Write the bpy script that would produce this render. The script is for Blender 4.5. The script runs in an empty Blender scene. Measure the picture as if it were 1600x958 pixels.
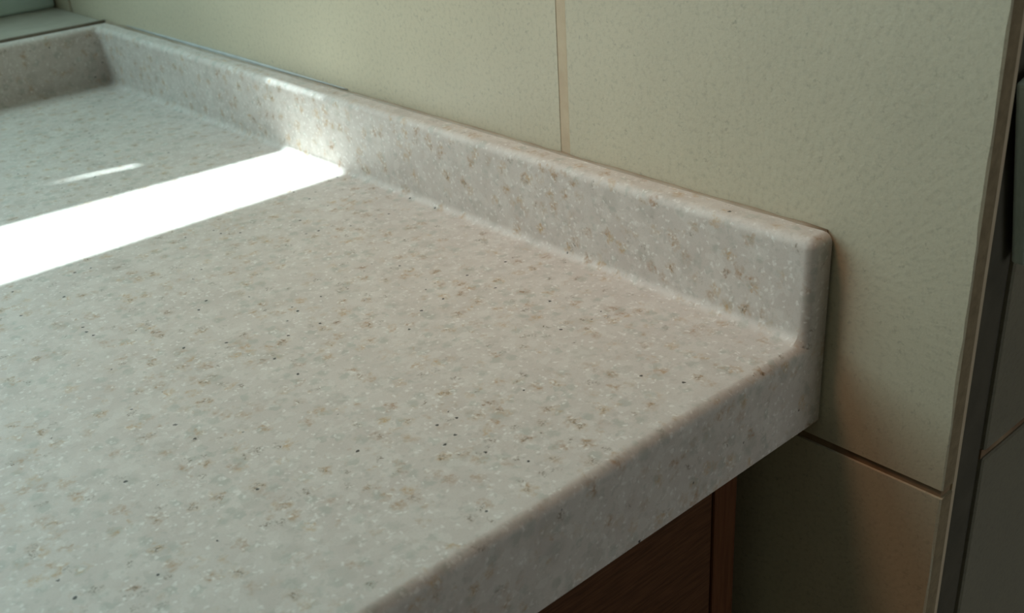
import bpy, bmesh, math, random
from mathutils import Vector, Matrix
random.seed(4)
SC = bpy.context.scene
COL = SC.collection

# ------------------------------------------------------------------ camera
cam_d = bpy.data.cameras.new('camera')
cam_d.sensor_fit = 'HORIZONTAL'
cam_d.sensor_width = 36.0
cam_d.lens = 36.0 * 1702.17 / 1600.0
cam_d.clip_start = 0.01
cam_d.dof.use_dof = True
cam_d.dof.focus_distance = 0.45
cam_d.dof.aperture_fstop = 20.0
cam = bpy.data.objects.new('camera', cam_d)
COL.objects.link(cam)
yaw, pitch, roll = (math.radians(v) for v in (-40.282, -26.5239, 3.7631))
Rm = Matrix.Rotation(yaw, 3, 'Z') @ Matrix.Rotation(pitch, 3, 'X') @ Matrix.Rotation(roll, 3, 'Y')
rx, fy, uz = Rm @ Vector((1, 0, 0)), Rm @ Vector((0, 1, 0)), Rm @ Vector((0, 0, 1))
cam.matrix_world = Matrix(((rx.x, uz.x, -fy.x, -0.3429), (rx.y, uz.y, -fy.y, -0.2108),
                           (rx.z, uz.z, -fy.z, 0.2126), (0, 0, 0, 1)))
SC.camera = cam

# ------------------------------------------------------------------ light
SC.view_settings.view_transform = 'Standard'
SC.view_settings.look = 'None'
SC.view_settings.exposure = 0.16
SC.view_settings.gamma = 1.0
SC.view_settings.use_curve_mapping = False

world = bpy.data.worlds.new('sky')
SC.world = world
world.use_nodes = True
world.node_tree.nodes['Background'].inputs['Color'].default_value = (0.55, 0.75, 0.85, 1)
world.node_tree.nodes['Background'].inputs['Strength'].default_value = 0.8

SUN_TAN = 2.75                                   # sun elevation about 70 degrees
sun_d = bpy.data.lights.new('sun', 'SUN')
sun_d.energy = 13.5
sun_d.angle = math.radians(0.34)
sun_d.color = (0.80, 1.0, 1.02)
sun = bpy.data.objects.new('sun', sun_d)
COL.objects.link(sun)
sun.rotation_euler = Vector((-0.022, -1.0, -SUN_TAN)).to_track_quat('-Z', 'Y').to_euler()


def area(name, loc, direction, sx, sy, power, color):
    d = bpy.data.lights.new(name, 'AREA')
    d.shape = 'RECTANGLE'
    d.size, d.size_y = sx, sy
    d.energy = power
    d.color = color
    o = bpy.data.objects.new(name, d)
    COL.objects.link(o)
    o.location = loc
    o.rotation_euler = Vector(direction).to_track_quat('-Z', 'Y').to_euler()
    return o


area('window_daylight', (-0.75, 0.81, 0.80), (0, -1, 0), 1.40, 1.16, 9.8, (0.68, 1.0, 1.0))
area('front_fill', (0.65, -2.66, 0.10), (0, 1, 0), 1.0, 1.7, 4.9, (1.0, 0.96, 0.90))  # fill added to light the front edge; no such opening is known
spot_d = bpy.data.lights.new('warm_fill', 'SPOT')  # warm fill spot added from above; no such lamp is known
spot_d.energy = 25.0
spot_d.color = (1.0, 0.52, 0.30)
spot_d.spot_size = math.radians(24.5)
spot_d.spot_blend = 1.0
spot_d.shadow_soft_size = 0.20
spot = bpy.data.objects.new('warm_fill', spot_d)
COL.objects.link(spot)
spot.location = (-0.66, 0.46, 1.39)
spot.rotation_euler = Vector((0.65, -0.33, -1.36)).to_track_quat('-Z', 'Y').to_euler()


# ------------------------------------------------------------------ materials
def mat(name):
    m = bpy.data.materials.new(name)
    m.use_nodes = True
    nt = m.node_tree
    b = nt.nodes['Principled BSDF']
    return m, nt, b


def N(nt, kind, **kw):
    n = nt.nodes.new(kind)
    for k, v in kw.items():
        if k in n.inputs.keys():
            n.inputs[k].default_value = v
        else:
            setattr(n, k, v)
    return n


def pos(nt, scale=(1, 1, 1)):
    g = N(nt, 'ShaderNodeNewGeometry')
    mp = N(nt, 'ShaderNodeMapping')
    mp.inputs['Scale'].default_value = scale
    nt.links.new(g.outputs['Position'], mp.inputs['Vector'])
    return mp.outputs['Vector']


def ramp(nt, src, a, b, interp='LINEAR'):
    r = N(nt, 'ShaderNodeMapRange')
    r.inputs['From Min'].default_value = a
    r.inputs['From Max'].default_value = b
    r.interpolation_type = interp
    nt.links.new(src, r.inputs['Value'])
    return r.outputs['Result']


def mul(nt, a, b):
    m = N(nt, 'ShaderNodeMath', operation='MULTIPLY')
    for i, v in enumerate((a, b)):
        if isinstance(v, (int, float)):
            m.inputs[i].default_value = v
        else:
            nt.links.new(v, m.inputs[i])
    return m.outputs[0]


def mix(nt, fac, a, b):
    m = N(nt, 'ShaderNodeMix', data_type='RGBA')
    for sock, v in ((m.inputs['Factor'], fac), (m.inputs['A'], a), (m.inputs['B'], b)):
        pass
    fs, as_, bs = m.inputs[0], m.inputs[6], m.inputs[7]
    for sock, v in ((fs, fac), (as_, a), (bs, b)):
        if isinstance(v, (int, float)):
            sock.default_value = v
        elif isinstance(v, tuple):
            sock.default_value = (*v, 1) if len(v) == 3 else v
        else:
            nt.links.new(v, sock)
    return m.outputs[2]


def noise(nt, vec, scale, detail=2.0, rough=0.5):
    n = N(nt, 'ShaderNodeTexNoise')
    n.inputs['Scale'].default_value = scale
    n.inputs['Detail'].default_value = detail
    n.inputs['Roughness'].default_value = rough
    nt.links.new(vec, n.inputs['Vector'])
    return n.outputs['Fac'], n.outputs['Color']


def voro(nt, vec, scale, rnd=1.0):
    n = N(nt, 'ShaderNodeTexVoronoi')
    n.inputs['Scale'].default_value = scale
    n.inputs['Randomness'].default_value = rnd
    nt.links.new(vec, n.inputs['Vector'])
    sp = N(nt, 'ShaderNodeSeparateColor')
    nt.links.new(n.outputs['Color'], sp.inputs['Color'])
    return n.outputs['Distance'], sp.outputs[0], sp.outputs[1], sp.outputs[2]


def warp(nt, vec, scale, amount):
    _, c = noise(nt, vec, scale, 1.0)
    s = N(nt, 'ShaderNodeVectorMath', operation='SUBTRACT')
    nt.links.new(c, s.inputs[0])
    s.inputs[1].default_value = (0.5, 0.5, 0.5)
    k = N(nt, 'ShaderNodeVectorMath', operation='SCALE')
    nt.links.new(s.outputs[0], k.inputs[0])
    k.inputs['Scale'].default_value = amount
    a = N(nt, 'ShaderNodeVectorMath', operation='ADD')
    nt.links.new(vec, a.inputs[0])
    nt.links.new(k.outputs[0], a.inputs[1])
    return a.outputs[0]


def bump(nt, b, height, strength, dist):
    n = N(nt, 'ShaderNodeBump')
    n.inputs['Strength'].default_value = strength
    n.inputs['Distance'].default_value = dist
    nt.links.new(height, n.inputs['Height'])
    nt.links.new(n.outputs['Normal'], b.inputs['Normal'])


def make_stone():
    m, nt, b = mat('speckled_solid_surface')
    p = pos(nt)
    pw = warp(nt, p, 420, 0.0035)
    base = (0.66, 0.615, 0.555)
    f, _ = noise(nt, p, 55, 3.0)
    c = mix(nt, ramp(nt, f, 0.3, 0.7), (0.60, 0.532, 0.495), (0.66, 0.60, 0.560))
    # translucent grey chips
    d, r, g, u = voro(nt, pw, 185)
    k = mul(nt, ramp(nt, r, 0.70, 0.80), ramp(nt, d, 0.62, 0.30))
    c = mix(nt, mul(nt, k, 0.50), c, (0.41, 0.42, 0.375))
    d, r, g, u = voro(nt, warp(nt, p, 200, 0.004), 95)
    k = mul(nt, ramp(nt, g, 0.80, 0.84), ramp(nt, d, 0.55, 0.35))
    c = mix(nt, mul(nt, k, 0.30), c, (0.44, 0.41, 0.37))
    d, r, g, u = voro(nt, warp(nt, p, 300, 0.004), 240)
    c = mix(nt, mul(nt, ramp(nt, r, 0.55, 0.95), 0.30), c, (0.78, 0.74, 0.70))
    # fine grey grain
    d, r, g, u = voro(nt, pw, 420)
    k = mul(nt, ramp(nt, g, 0.68, 0.82), ramp(nt, d, 0.60, 0.25))
    c = mix(nt, mul(nt, k, 0.30), c, (0.42, 0.40, 0.36))
    # tan and ochre blotches, soft and ragged
    pv = warp(nt, p, 330, 0.007)
    d, r, g, u = voro(nt, pv, 150)
    f, _ = noise(nt, p, 520, 3.0, 0.65)
    rag = ramp(nt, f, 0.36, 0.60)
    k = mul(nt, mul(nt, ramp(nt, r, 0.52, 0.84), ramp(nt, d, 0.58, 0.14)), rag)
    c = mix(nt, mul(nt, k, 0.86), c, mix(nt, g, (0.40, 0.24, 0.14), (0.55, 0.37, 0.19)))
    f, _ = noise(nt, p, 1100, 2.0)
    k = mul(nt, mul(nt, ramp(nt, u, 0.76, 0.88), ramp(nt, d, 0.34, 0.08)), ramp(nt, f, 0.42, 0.62))
    c = mix(nt, mul(nt, k, 0.92), c, (0.18, 0.13, 0.08))
    # small white chips
    d, r, g, u = voro(nt, pw, 520)
    k = mul(nt, ramp(nt, r, 0.76, 0.86), ramp(nt, d, 0.55, 0.20))
    c = mix(nt, mul(nt, k, 0.60), c, (0.88, 0.85, 0.82))
    f, _ = noise(nt, p, 1300, 2.0, 0.6)
    c = mix(nt, mul(nt, ramp(nt, f, 0.52, 0.75), 0.30), c, (0.45, 0.41, 0.36))
    # black specks
    ps = warp(nt, p, 900, 0.0012)
    d, r, g, u = voro(nt, ps, 135)
    k = mul(nt, ramp(nt, r, 0.76, 0.77), ramp(nt, d, 0.115, 0.08))
    c = mix(nt, mul(nt, k, 0.93), c, (0.03, 0.025, 0.02))
    nt.links.new(c, b.inputs['Base Color'])
    b.inputs['Roughness'].default_value = 0.46
    b.inputs['Specular IOR Level'].default_value = 0.30
    h, _ = noise(nt, p, 700, 2.0)
    bump(nt, b, h, 0.10, 0.0006)
    return m


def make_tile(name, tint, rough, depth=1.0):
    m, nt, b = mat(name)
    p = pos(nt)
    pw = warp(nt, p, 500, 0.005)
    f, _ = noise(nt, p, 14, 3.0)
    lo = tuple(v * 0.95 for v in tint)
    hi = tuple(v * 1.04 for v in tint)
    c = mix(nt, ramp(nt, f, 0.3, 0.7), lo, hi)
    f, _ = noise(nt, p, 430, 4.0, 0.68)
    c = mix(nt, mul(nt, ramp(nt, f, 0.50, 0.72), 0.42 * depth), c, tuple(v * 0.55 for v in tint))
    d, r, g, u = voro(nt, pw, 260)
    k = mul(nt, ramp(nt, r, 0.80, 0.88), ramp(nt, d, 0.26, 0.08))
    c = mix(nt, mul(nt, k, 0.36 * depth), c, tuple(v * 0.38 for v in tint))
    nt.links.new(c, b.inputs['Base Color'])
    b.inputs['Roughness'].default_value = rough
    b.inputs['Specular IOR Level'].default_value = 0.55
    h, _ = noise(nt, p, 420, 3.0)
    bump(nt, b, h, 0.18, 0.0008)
    return m


def make_noisy(name, a, bcol, scale, rough, stretch=(1, 1, 1), bstr=0.1, metallic=0.0, spec=0.4, lo=0.35, hi=0.65):
    m, nt, b = mat(name)
    p = pos(nt, stretch)
    f, _ = noise(nt, p, scale, 4.0, 0.6)
    nt.links.new(mix(nt, ramp(nt, f, lo, hi), a, bcol), b.inputs['Base Color'])
    b.inputs['Roughness'].default_value = rough
    b.inputs['Metallic'].default_value = metallic
    b.inputs['Specular IOR Level'].default_value = spec
    if bstr:
        bump(nt, b, f, bstr, 0.001)
    return m


M_STONE = make_stone()
M_TILE = make_tile('cream_wall_tile', (0.575, 0.515, 0.39), 0.42)
M_TILE_END = make_tile('shaded_end_tile', (0.23, 0.21, 0.165), 0.30)  # wall tile darkened; the shade round the corner is put into its colour
M_BISCUIT = make_noisy('raw_tile_edge', (0.22, 0.165, 0.10), (0.31, 0.235, 0.145), 160, 0.85)
M_GROUT = make_noisy('sandy_grout', (0.54, 0.42, 0.30), (0.61, 0.50, 0.36), 90, 0.9)
M_GROUT_D = make_noisy('brown_grout', (0.16, 0.09, 0.05), (0.34, 0.24, 0.15), 26, 0.9)
M_SEAL_DARK = make_noisy('dark_sealant', (0.12, 0.09, 0.065), (0.20, 0.16, 0.12), 40, 0.6)
M_SEAL = make_noisy('dirty_shaded_sealant', (0.29, 0.22, 0.155), (0.38, 0.31, 0.235), 40, 0.45)
M_WOOD = make_noisy('dark_oak_across', (0.066, 0.027, 0.012), (0.115, 0.049, 0.022), 60, 0.6, (1, 14, 14), 0.15, 0.0, 0.12)
M_WOOD_V = make_noisy('dark_oak_upright', (0.085, 0.029, 0.011), (0.125, 0.046, 0.018), 26, 0.6, (14, 14, 1), 0.15, 0.0, 0.12)
M_PLASTER = make_noisy('plaster', (0.52, 0.49, 0.43), (0.58, 0.55, 0.49), 12, 0.9)
M_ROOM = make_noisy('dim_room_paint', (0.34, 0.27, 0.18), (0.40, 0.32, 0.22), 8, 0.9)
M_CEIL = make_noisy('ceiling_paint', (0.40, 0.38, 0.35), (0.44, 0.42, 0.39), 8, 0.95)
M_FLOOR = make_noisy('floor_tile', (0.42, 0.38, 0.31), (0.50, 0.45, 0.37), 6, 0.5)
M_FRAME = make_noisy('shaded_white_frame', (0.62, 0.76, 0.73), (0.68, 0.82, 0.79), 10, 0.4)  # white frame; its cool shaded tint is put into the colour
M_SILL = make_noisy('grey_sill', (0.40, 0.38, 0.32), (0.46, 0.44, 0.38), 60, 0.5)
M_METAL = make_noisy('brushed_metal', (0.66, 0.78, 0.76), (0.74, 0.86, 0.84), 60, 0.3, (20, 20, 1), 0.05, 0.0)
M_SHADE = make_noisy('shade_tone', (0.07, 0.062, 0.045), (0.10, 0.086, 0.062), 40, 0.8)
M_SEAL_PALE = make_noisy('pale_sealant', (0.40, 0.42, 0.42), (0.50, 0.52, 0.52), 60, 0.4)
M_BLOCKER = make_noisy('blocker_sheet', (0.45, 0.43, 0.38), (0.5, 0.48, 0.42), 20, 0.9)


# ------------------------------------------------------------------ mesh helpers
def link(name, bm, materials, parent=None, smooth=False):
    me = bpy.data.meshes.new(name)
    bmesh.ops.recalc_face_normals(bm, faces=bm.faces)
    bm.to_mesh(me)
    bm.free()
    for m in (materials if isinstance(materials, (list, tuple)) else [materials]):
        me.materials.append(m)
    if smooth:
        for p in me.polygons:
            p.use_smooth = True
    o = bpy.data.objects.new(name, me)
    COL.objects.link(o)
    if parent:
        o.parent = parent
    return o


def box_bm(x0, x1, y0, y1, z0, z1, bev=0.0, seg=2, bm=None):
    own = bm is None
    t = bmesh.new()
    bmesh.ops.create_cube(t, size=1.0)
    for v in t.verts:
        v.co = Vector((x0 + (v.co.x + .5) * (x1 - x0), y0 + (v.co.y + .5) * (y1 - y0), z0 + (v.co.z + .5) * (z1 - z0)))
    if bev:
        bmesh.ops.bevel(t, geom=t.edges[:], offset=bev, segments=seg, profile=0.5, affect='EDGES')
    if own:
        return t
    me = bpy.data.meshes.new('tmp')
    t.to_mesh(me)
    t.free()
    bm.from_mesh(me)
    bpy.data.meshes.remove(me)
    return bm


def box(name, b, m, parent=None, bev=0.0, seg=2):
    return link(name, box_bm(*b, bev=bev, seg=seg), m, parent)


def empty(name, loc=(0, 0, 0)):
    o = bpy.data.objects.new(name, None)
    o.empty_display_size = 0.05
    COL.objects.link(o)
    o.location = loc
    return o


def tag(o, label, cat, group=None):
    o['label'] = label
    o['category'] = cat
    if group:
        o['group'] = group
    return o


def struct(o, label=None):
    o['kind'] = 'structure'
    if label:
        o['label'] = label
    return o


# ------------------------------------------------------------------ measures (metres)
D = 0.675        # front edge of the worktop to the window wall
H = 0.0444       # upstand height
TH = 0.0125      # upstand thickness
T = 0.040        # worktop edge thickness
A = 0.0557       # the tiled side wall ends this far in front of the worktop
YG = 0.147       # upright joint in the tiles
ZG = -0.0512     # level joint in the tiles
TT = 0.0085      # tile thickness
ZF, ZC = -0.90, 1.60
YW = 0.778       # inner face of the window frame
ZLINTEL = (0.84 - 0.322) * SUN_TAN

# ------------------------------------------------------------------ room shell
struct(box('floor', (-2.3, 1.4, -2.7, 0.9, ZF - 0.05, ZF), M_FLOOR), 'brown kitchen floor')
struct(box('ceiling', (-2.3, 1.4, -2.7, 0.84, ZC, ZC + 0.06), M_CEIL), 'pale ceiling')
struct(box('wall_left', (-2.3, -2.2, -2.7, 0.84, ZF, ZC), M_ROOM), 'left kitchen wall')
bm = box_bm(-2.3, 0.15, -2.8, -2.7, ZF, ZC)
box_bm(1.15, 1.4, -2.8, -2.7, ZF, ZC, bm=bm)
box_bm(0.15, 1.15, -2.8, -2.7, 0.97, ZC, bm=bm)  # opening left for the added fill lamp
struct(link('wall_front', bm, M_ROOM), 'kitchen wall behind the viewer with an opening added for the fill')
struct(box('wall_corridor', (1.3, 1.4, -2.7, -A, ZF, ZC), M_ROOM), 'kitchen wall far to the right')

bm = box_bm(-2.2, 0.0, D + 0.001, 0.84, ZF, H - 0.004)
box_bm(-2.2, -1.5, D + 0.001, 0.84, H - 0.004, ZC, bm=bm)
box_bm(-1.5, 0.0, D + 0.001, 0.84, ZLINTEL, ZC, bm=bm)
struct(link('wall_back', bm, M_PLASTER), 'window wall behind the worktop')

# tiled side wall: backing, tiles, grout
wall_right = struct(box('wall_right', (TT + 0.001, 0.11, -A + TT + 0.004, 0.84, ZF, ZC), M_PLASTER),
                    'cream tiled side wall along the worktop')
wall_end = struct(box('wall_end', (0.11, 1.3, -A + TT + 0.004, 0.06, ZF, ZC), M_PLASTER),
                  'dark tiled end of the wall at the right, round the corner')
GAPH = 0.0020
rows = []
z = ZG
while z < ZC:
    rows.append((max(z + GAPH, ZF), min(z + 0.30 - GAPH, ZC)))
    z += 0.30
z = ZG
while z > ZF:
    rows.append((max(z - 0.30 + GAPH, ZF), z - GAPH))
    z -= 0.30


def corner_tile(z0, z1):
    """the tile whose raw, slightly chipped edge shows at the wall's end"""
    n = 40 if z0 > -0.4 and z0 < 0.3 else 6
    y0, y1 = -A, YG - 0.0024
    bm = bmesh.new()
    rings = []
    for i in range(n + 1):
        zz = z0 + (z1 - z0) * i / n
        j = random.uniform(0, 0.0008) + 0.0002 * max(0, math.sin(zz * 140 + 1)) ** 6
        pts = [(0.0006, y0, zz), (0, y0 + j + .0003, zz), (0, y1 - 0.0008, zz), (0.0007, y1, zz), (TT, y1, zz), (TT, y0, zz)]
        rings.append([bm.verts.new(p) for p in pts])
    for i in range(n):
        for k in range(6):
            f = bm.faces.new((rings[i][k], rings[i][(k + 1) % 6], rings[i + 1][(k + 1) % 6], rings[i + 1][k]))
            f.material_index = 1 if k in (5, 4) else 0
    bm.faces.new(rings[0])
    bm.faces.new(rings[-1])
    return bm


for z0, z1 in rows:
    link('tile', corner_tile(z0, z1), [M_TILE, M_BISCUIT], wall_right)
    box('tile', (0, TT, YG + 0.0024, 0.747 - GAPH, z0, z1), M_TILE, wall_right, bev=0.0008, seg=1)
    box('tile', (0, TT, 0.747 + GAPH, 0.84, z0, z1), M_TILE, wall_right, bev=0.0008, seg=1)
    # round the corner
    xs = [0.0360, 0.50, 0.80, 1.10, 1.30]
    for xa, xb in zip(xs[:-1], xs[1:]):
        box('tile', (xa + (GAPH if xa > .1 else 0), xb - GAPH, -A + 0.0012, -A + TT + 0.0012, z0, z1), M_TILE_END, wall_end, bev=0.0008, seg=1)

# grout behind the joints
bm = box_bm(0.0002, TT + 0.0011, YG - 0.0029, YG + 0.0029, ZF, ZC)
box_bm(0.002, TT + 0.0011, 0.747 - 0.0026, 0.747 + 0.0026, ZF, ZC, bm=bm)
link('upright_grout', bm, M_GROUT, wall_right)
bm = bmesh.new()
for z0, z1 in rows:
    box_bm(0.0012, TT + 0.0011, -A + 0.001, 0.84, z0 - 2 * GAPH - 0.0003, z0 + 0.0003, bm=bm)
link('level_grout', bm, M_GROUT_D, wall_right)
box('corner_grout', (TT, 0.0114, -A + 0.0002, -A + 0.008, ZF, ZC), M_GROUT, wall_right)
bm = bmesh.new()
for z0, z1 in rows:
    box_bm(0.0358, 1.3, -A + 0.0026, -A + TT + 0.002, z0 - 2 * GAPH - 0.0003, z0 + 0.0003, bm=bm)
link('level_grout', bm, M_GROUT_D, wall_end)

box('shade_strip', (0.0114, 0.0362, -A + 0.0034, -A + 0.012, ZF, ZC), M_SHADE, wall_end)  # dark strip put in for the shaded band beside the corner

# ------------------------------------------------------------------ window
win = struct(empty('window_1', (-0.75, 0.8, H)), 'white window frame with a grey-green shade tint, beyond the worktop corner')


def wpart(name, b, m, bev=0.002):
    o = box(name, b, m, None, bev)
    o.parent = win
    o.matrix_parent_inverse = Matrix.Translation((0.75, -0.8, -H))
    return o


wpart('sill', (-1.5, -0.0004, D + 0.0015, YW + 0.06, H - 0.004, H + 0.0004), M_SILL, 0.001)
wpart('bottom_rail', (-1.5, -0.0008, YW, YW + 0.055, H + 0.0004, 0.185), M_FRAME, 0.003)
wpart('jamb', (-0.003, -0.0008, YW, YW + 0.055, 0.185, ZLINTEL), M_FRAME, 0.003)
wpart('jamb', (-1.5, -1.455, YW, YW + 0.055, 0.185, ZLINTEL), M_FRAME, 0.003)

# unseen sheet added outside to block the sun, with a slot by the lintel
ZBLOCK = 1.62
bm = bmesh.new()
ye = lambda x: 0.3875 - 0.065 * x + ZBLOCK / SUN_TAN
sl = [(-0.134, 0.4515), (-0.079, 0.4390), (-0.079, 0.4420), (-0.106, 0.4475)]
outer = [(0.6, ye(0.6)), (-1.9, ye(-1.9)), (-1.9, 2.6), (0.6, 2.6)]
lower = [bm.verts.new((x, y, ZBLOCK)) for x, y in outer]
hole = [bm.verts.new((x, y + ZBLOCK / SUN_TAN, ZBLOCK)) for x, y in sl]
es = [bm.edges.new((lower[i], lower[(i + 1) % 4])) for i in range(4)]
es += [bm.edges.new((hole[i], hole[(i + 1) % 4])) for i in range(4)]
bmesh.ops.triangle_fill(bm, use_beauty=True, use_dissolve=False, edges=es)
r = bmesh.ops.extrude_face_region(bm, geom=bm.faces[:])
for v in r['geom']:
    if isinstance(v, bmesh.types.BMVert):
        v.co.z += 0.002
        v.co.y += 0.002 / SUN_TAN
struct(link('sun_blocker', bm, M_BLOCKER), 'sun-blocking sheet added outside the window')

# ------------------------------------------------------------------ worktop with upstands (one seamless piece, split into its parts)
XL = -1.9
XR = -0.0012
r_edge = 0.0044
bm = bmesh.new()
xi, yi = XR - TH, D - TH
V = {}
def vert(k, x, y, z):
    V[k] = bm.verts.new((x, y, z))
for zk, zz in (('b', -T), ('m', 0.0), ('t', H)):
    vert('fl' + zk, XL, 0, zz); vert('fi' + zk, xi, 0, zz); vert('fr' + zk, XR, 0, zz)
    vert('il' + zk, XL, yi, zz); vert('ii' + zk, xi, yi, zz); vert('ir' + zk, XR, yi, zz)
    vert('bl' + zk, XL, D, zz); vert('bi' + zk, xi, D, zz); vert('br' + zk, XR, D, zz)
F = lambda *k: bm.faces.new([V[i] for i in k])
F('flb', 'frb', 'brb', 'blb')                                # underside
F('flb', 'flm', 'fim', 'fit', 'frt', 'frb')                  # front face including the upstand's end
F('flm', 'ilm', 'iim', 'fim')                                # top
F('fim', 'iim', 'iit', 'fit')                                # side upstand face
F('ilm', 'ilt', 'iit', 'iim')                                # back upstand face
F('fit', 'iit', 'ilt', 'blt', 'brt', 'frt')                  # tops of the upstands
F('frb', 'frt', 'brt', 'brb')                                # right side
F('blb', 'brb', 'brt', 'blt')                                # back
F('flb', 'blb', 'blt', 'ilt', 'ilm', 'flm')                  # left end
for v in [v for v in bm.verts if not v.link_faces]:
    bm.verts.remove(v)
bmesh.ops.recalc_face_normals(bm, faces=bm.faces)
def edge(a, b):
    return next(e for e in bm.edges if {e.verts[0], e.verts[1]} == {V[a], V[b]})
rounded = [edge('flm', 'fim'), edge('fim', 'fit'), edge('fit', 'frt'), edge('fim', 'iim'), edge('ilm', 'iim'),
           edge('iit', 'fit'), edge('iit', 'ilt'), edge('iit', 'iim')]
bmesh.ops.bevel(bm, geom=rounded, offset=r_edge, offset_type='OFFSET', segments=10, profile=0.5, affect='EDGES', clamp_overlap=True)
whole = bpy.data.meshes.new('whole')
bm.to_mesh(whole)
bm.free()


def cut(planes):
    b = bmesh.new()
    b.from_mesh(whole)
    for co, no in planes:
        res = bmesh.ops.bisect_plane(b, geom=b.verts[:] + b.edges[:] + b.faces[:], dist=1e-6, plane_co=co, plane_no=no, clear_outer=True)
        ed = [e for e in res['geom_cut'] if isinstance(e, bmesh.types.BMEdge)]
        bmesh.ops.holes_fill(b, edges=ed, sides=0)
    return b


ct = tag(empty('countertop', (-0.6, 0.3, -T)),
         'speckled off-white solid-surface countertop with rounded edge and low upstands, in the window corner', 'countertop')
ZCUT = 0.0048
mitre = Vector((1, -1, 0)).normalized()
mc = Vector((XR, D, 0))
for nm, b in (('worktop_slab', cut([((0, 0, ZCUT), (0, 0, 1))])),
              ('side_upstand', cut([((0, 0, ZCUT), (0, 0, -1)), (mc, -mitre)])),
              ('back_upstand', cut([((0, 0, ZCUT), (0, 0, -1)), (mc, mitre)]))):
    o = link(nm, b, M_STONE, None)
    o.parent = ct
    o.matrix_parent_inverse = Matrix.Translation((0.6, -0.3, T))

# thin beads of sealant along the tops of the upstands
def bead(name, p0, p1, rad, m, taper=False):
    b = bmesh.new()
    p0, p1 = Vector(p0), Vector(p1)
    n = 60
    ax = (p1 - p0).normalized()
    side = ax.cross(Vector((0, 0, 1))).normalized()
    rings = []
    for i in range(n + 1):
        c = p0.lerp(p1, i / n)
        rr = rad * random.uniform(0.85, 1.15) * (0.25 + 0.75 * math.sin(math.pi * i / n) if taper else 1.0)
        rings.append([b.verts.new(c + side * math.cos(t) * rr + Vector((0, 0, 1)) * math.sin(t) * rr) for t in [k * math.pi / 3 for k in range(6)]])
    for i in range(n):
        for k in range(6):
            b.faces.new((rings[i][k], rings[i][(k + 1) % 6], rings[i + 1][(k + 1) % 6], rings[i + 1][k]))
    b.faces.new(rings[0]); b.faces.new(rings[-1])
    o = link(name, b, m, None, True)
    o.parent = ct
    o.matrix_parent_inverse = Matrix.Translation((0.6, -0.3, T))
    return o


bead('sealant_bead', (-0.0003, 0.003, H - 0.0016), (-0.0003, D, H - 0.0008), 0.0024, M_SEAL)  # bead widened and browned to stand for the contact shade on the wall
bead('sealant_bead', (-0.0003, 0.33, H + 0.0014), (-0.0003, 0.635, H + 0.0020), 0.0013, M_SEAL_PALE, True)['label'] = 'pale blue-grey bead of sealant'
bead('sealant_bead', (-0.0008, D + 0.0006, H - 0.0002), (-1.5, D + 0.0006, H - 0.0002), 0.0022, M_SEAL_DARK)

# ------------------------------------------------------------------ ring added at the ceiling for the warm fill (out of the picture)
b = bmesh.new()
n = 24
ring = []
for k in range(n):
    t = 2 * math.pi * k / n
    ring.append([b.verts.new((rr * math.cos(t), rr * math.sin(t), zz)) for rr, zz in ((0.204, -0.010), (0.210, -0.010), (0.210, 0.0), (0.204, 0.0))])
for k in range(n):
    for q in range(4):
        b.faces.new((ring[k][q], ring[k][(q + 1) % 4], ring[(k + 1) % n][(q + 1) % 4], ring[(k + 1) % n][q]))
o = struct(link('fill_ring', b, M_METAL), 'metal ring added at the ceiling for the warm fill spot')
o.location = (-0.66, 0.46, ZC)

# ------------------------------------------------------------------ base cabinet below
cab = tag(empty('base_cabinet', (-0.45, 0.3, ZF)), 'dark brown wooden base cabinet under the front edge of the countertop', 'cabinet')


def cpart(name, b, m, bev=0.0012):
    o = box(name, b, m, None, bev)
    o.parent = cab
    o.matrix_parent_inverse = Matrix.Translation((0.45, -0.3, -ZF))
    return o


cpart('carcass', (-0.90, -0.0285, 0.042, 0.62, -0.80, -T - 0.0005), M_WOOD_V)
cpart('filler_strip', (-0.0435, -0.0282, 0.0195, 0.0419, -0.80, -T - 0.0008), M_WOOD_V)
cpart('drawer_front', (-0.64, -0.0443, 0.020, 0.0419, -0.200, -T - 0.002), M_WOOD)
cpart('door', (-0.64, -0.0443, 0.020, 0.0419, -0.795, -0.204), M_WOOD_V)
cpart('plinth', (-0.90, -0.0285, 0.09, 0.60, ZF, -0.801), M_WOOD_V)

# ------------------------------------------------------------------ metal handle at the right edge of the picture
hb = box_bm(-0.007, 0.007, -0.002, 0.0040, 0.0, 0.074, 0.0014, 3)
ho = link('metal_handle', hb, M_METAL)
ho.location = (0.0375, -A - 0.003, 0.0385)
ho.rotation_euler = (0, math.radians(-14.4), 0)
tag(ho, 'slim pale metal handle on the dark tiled wall end at the right edge', 'handle')
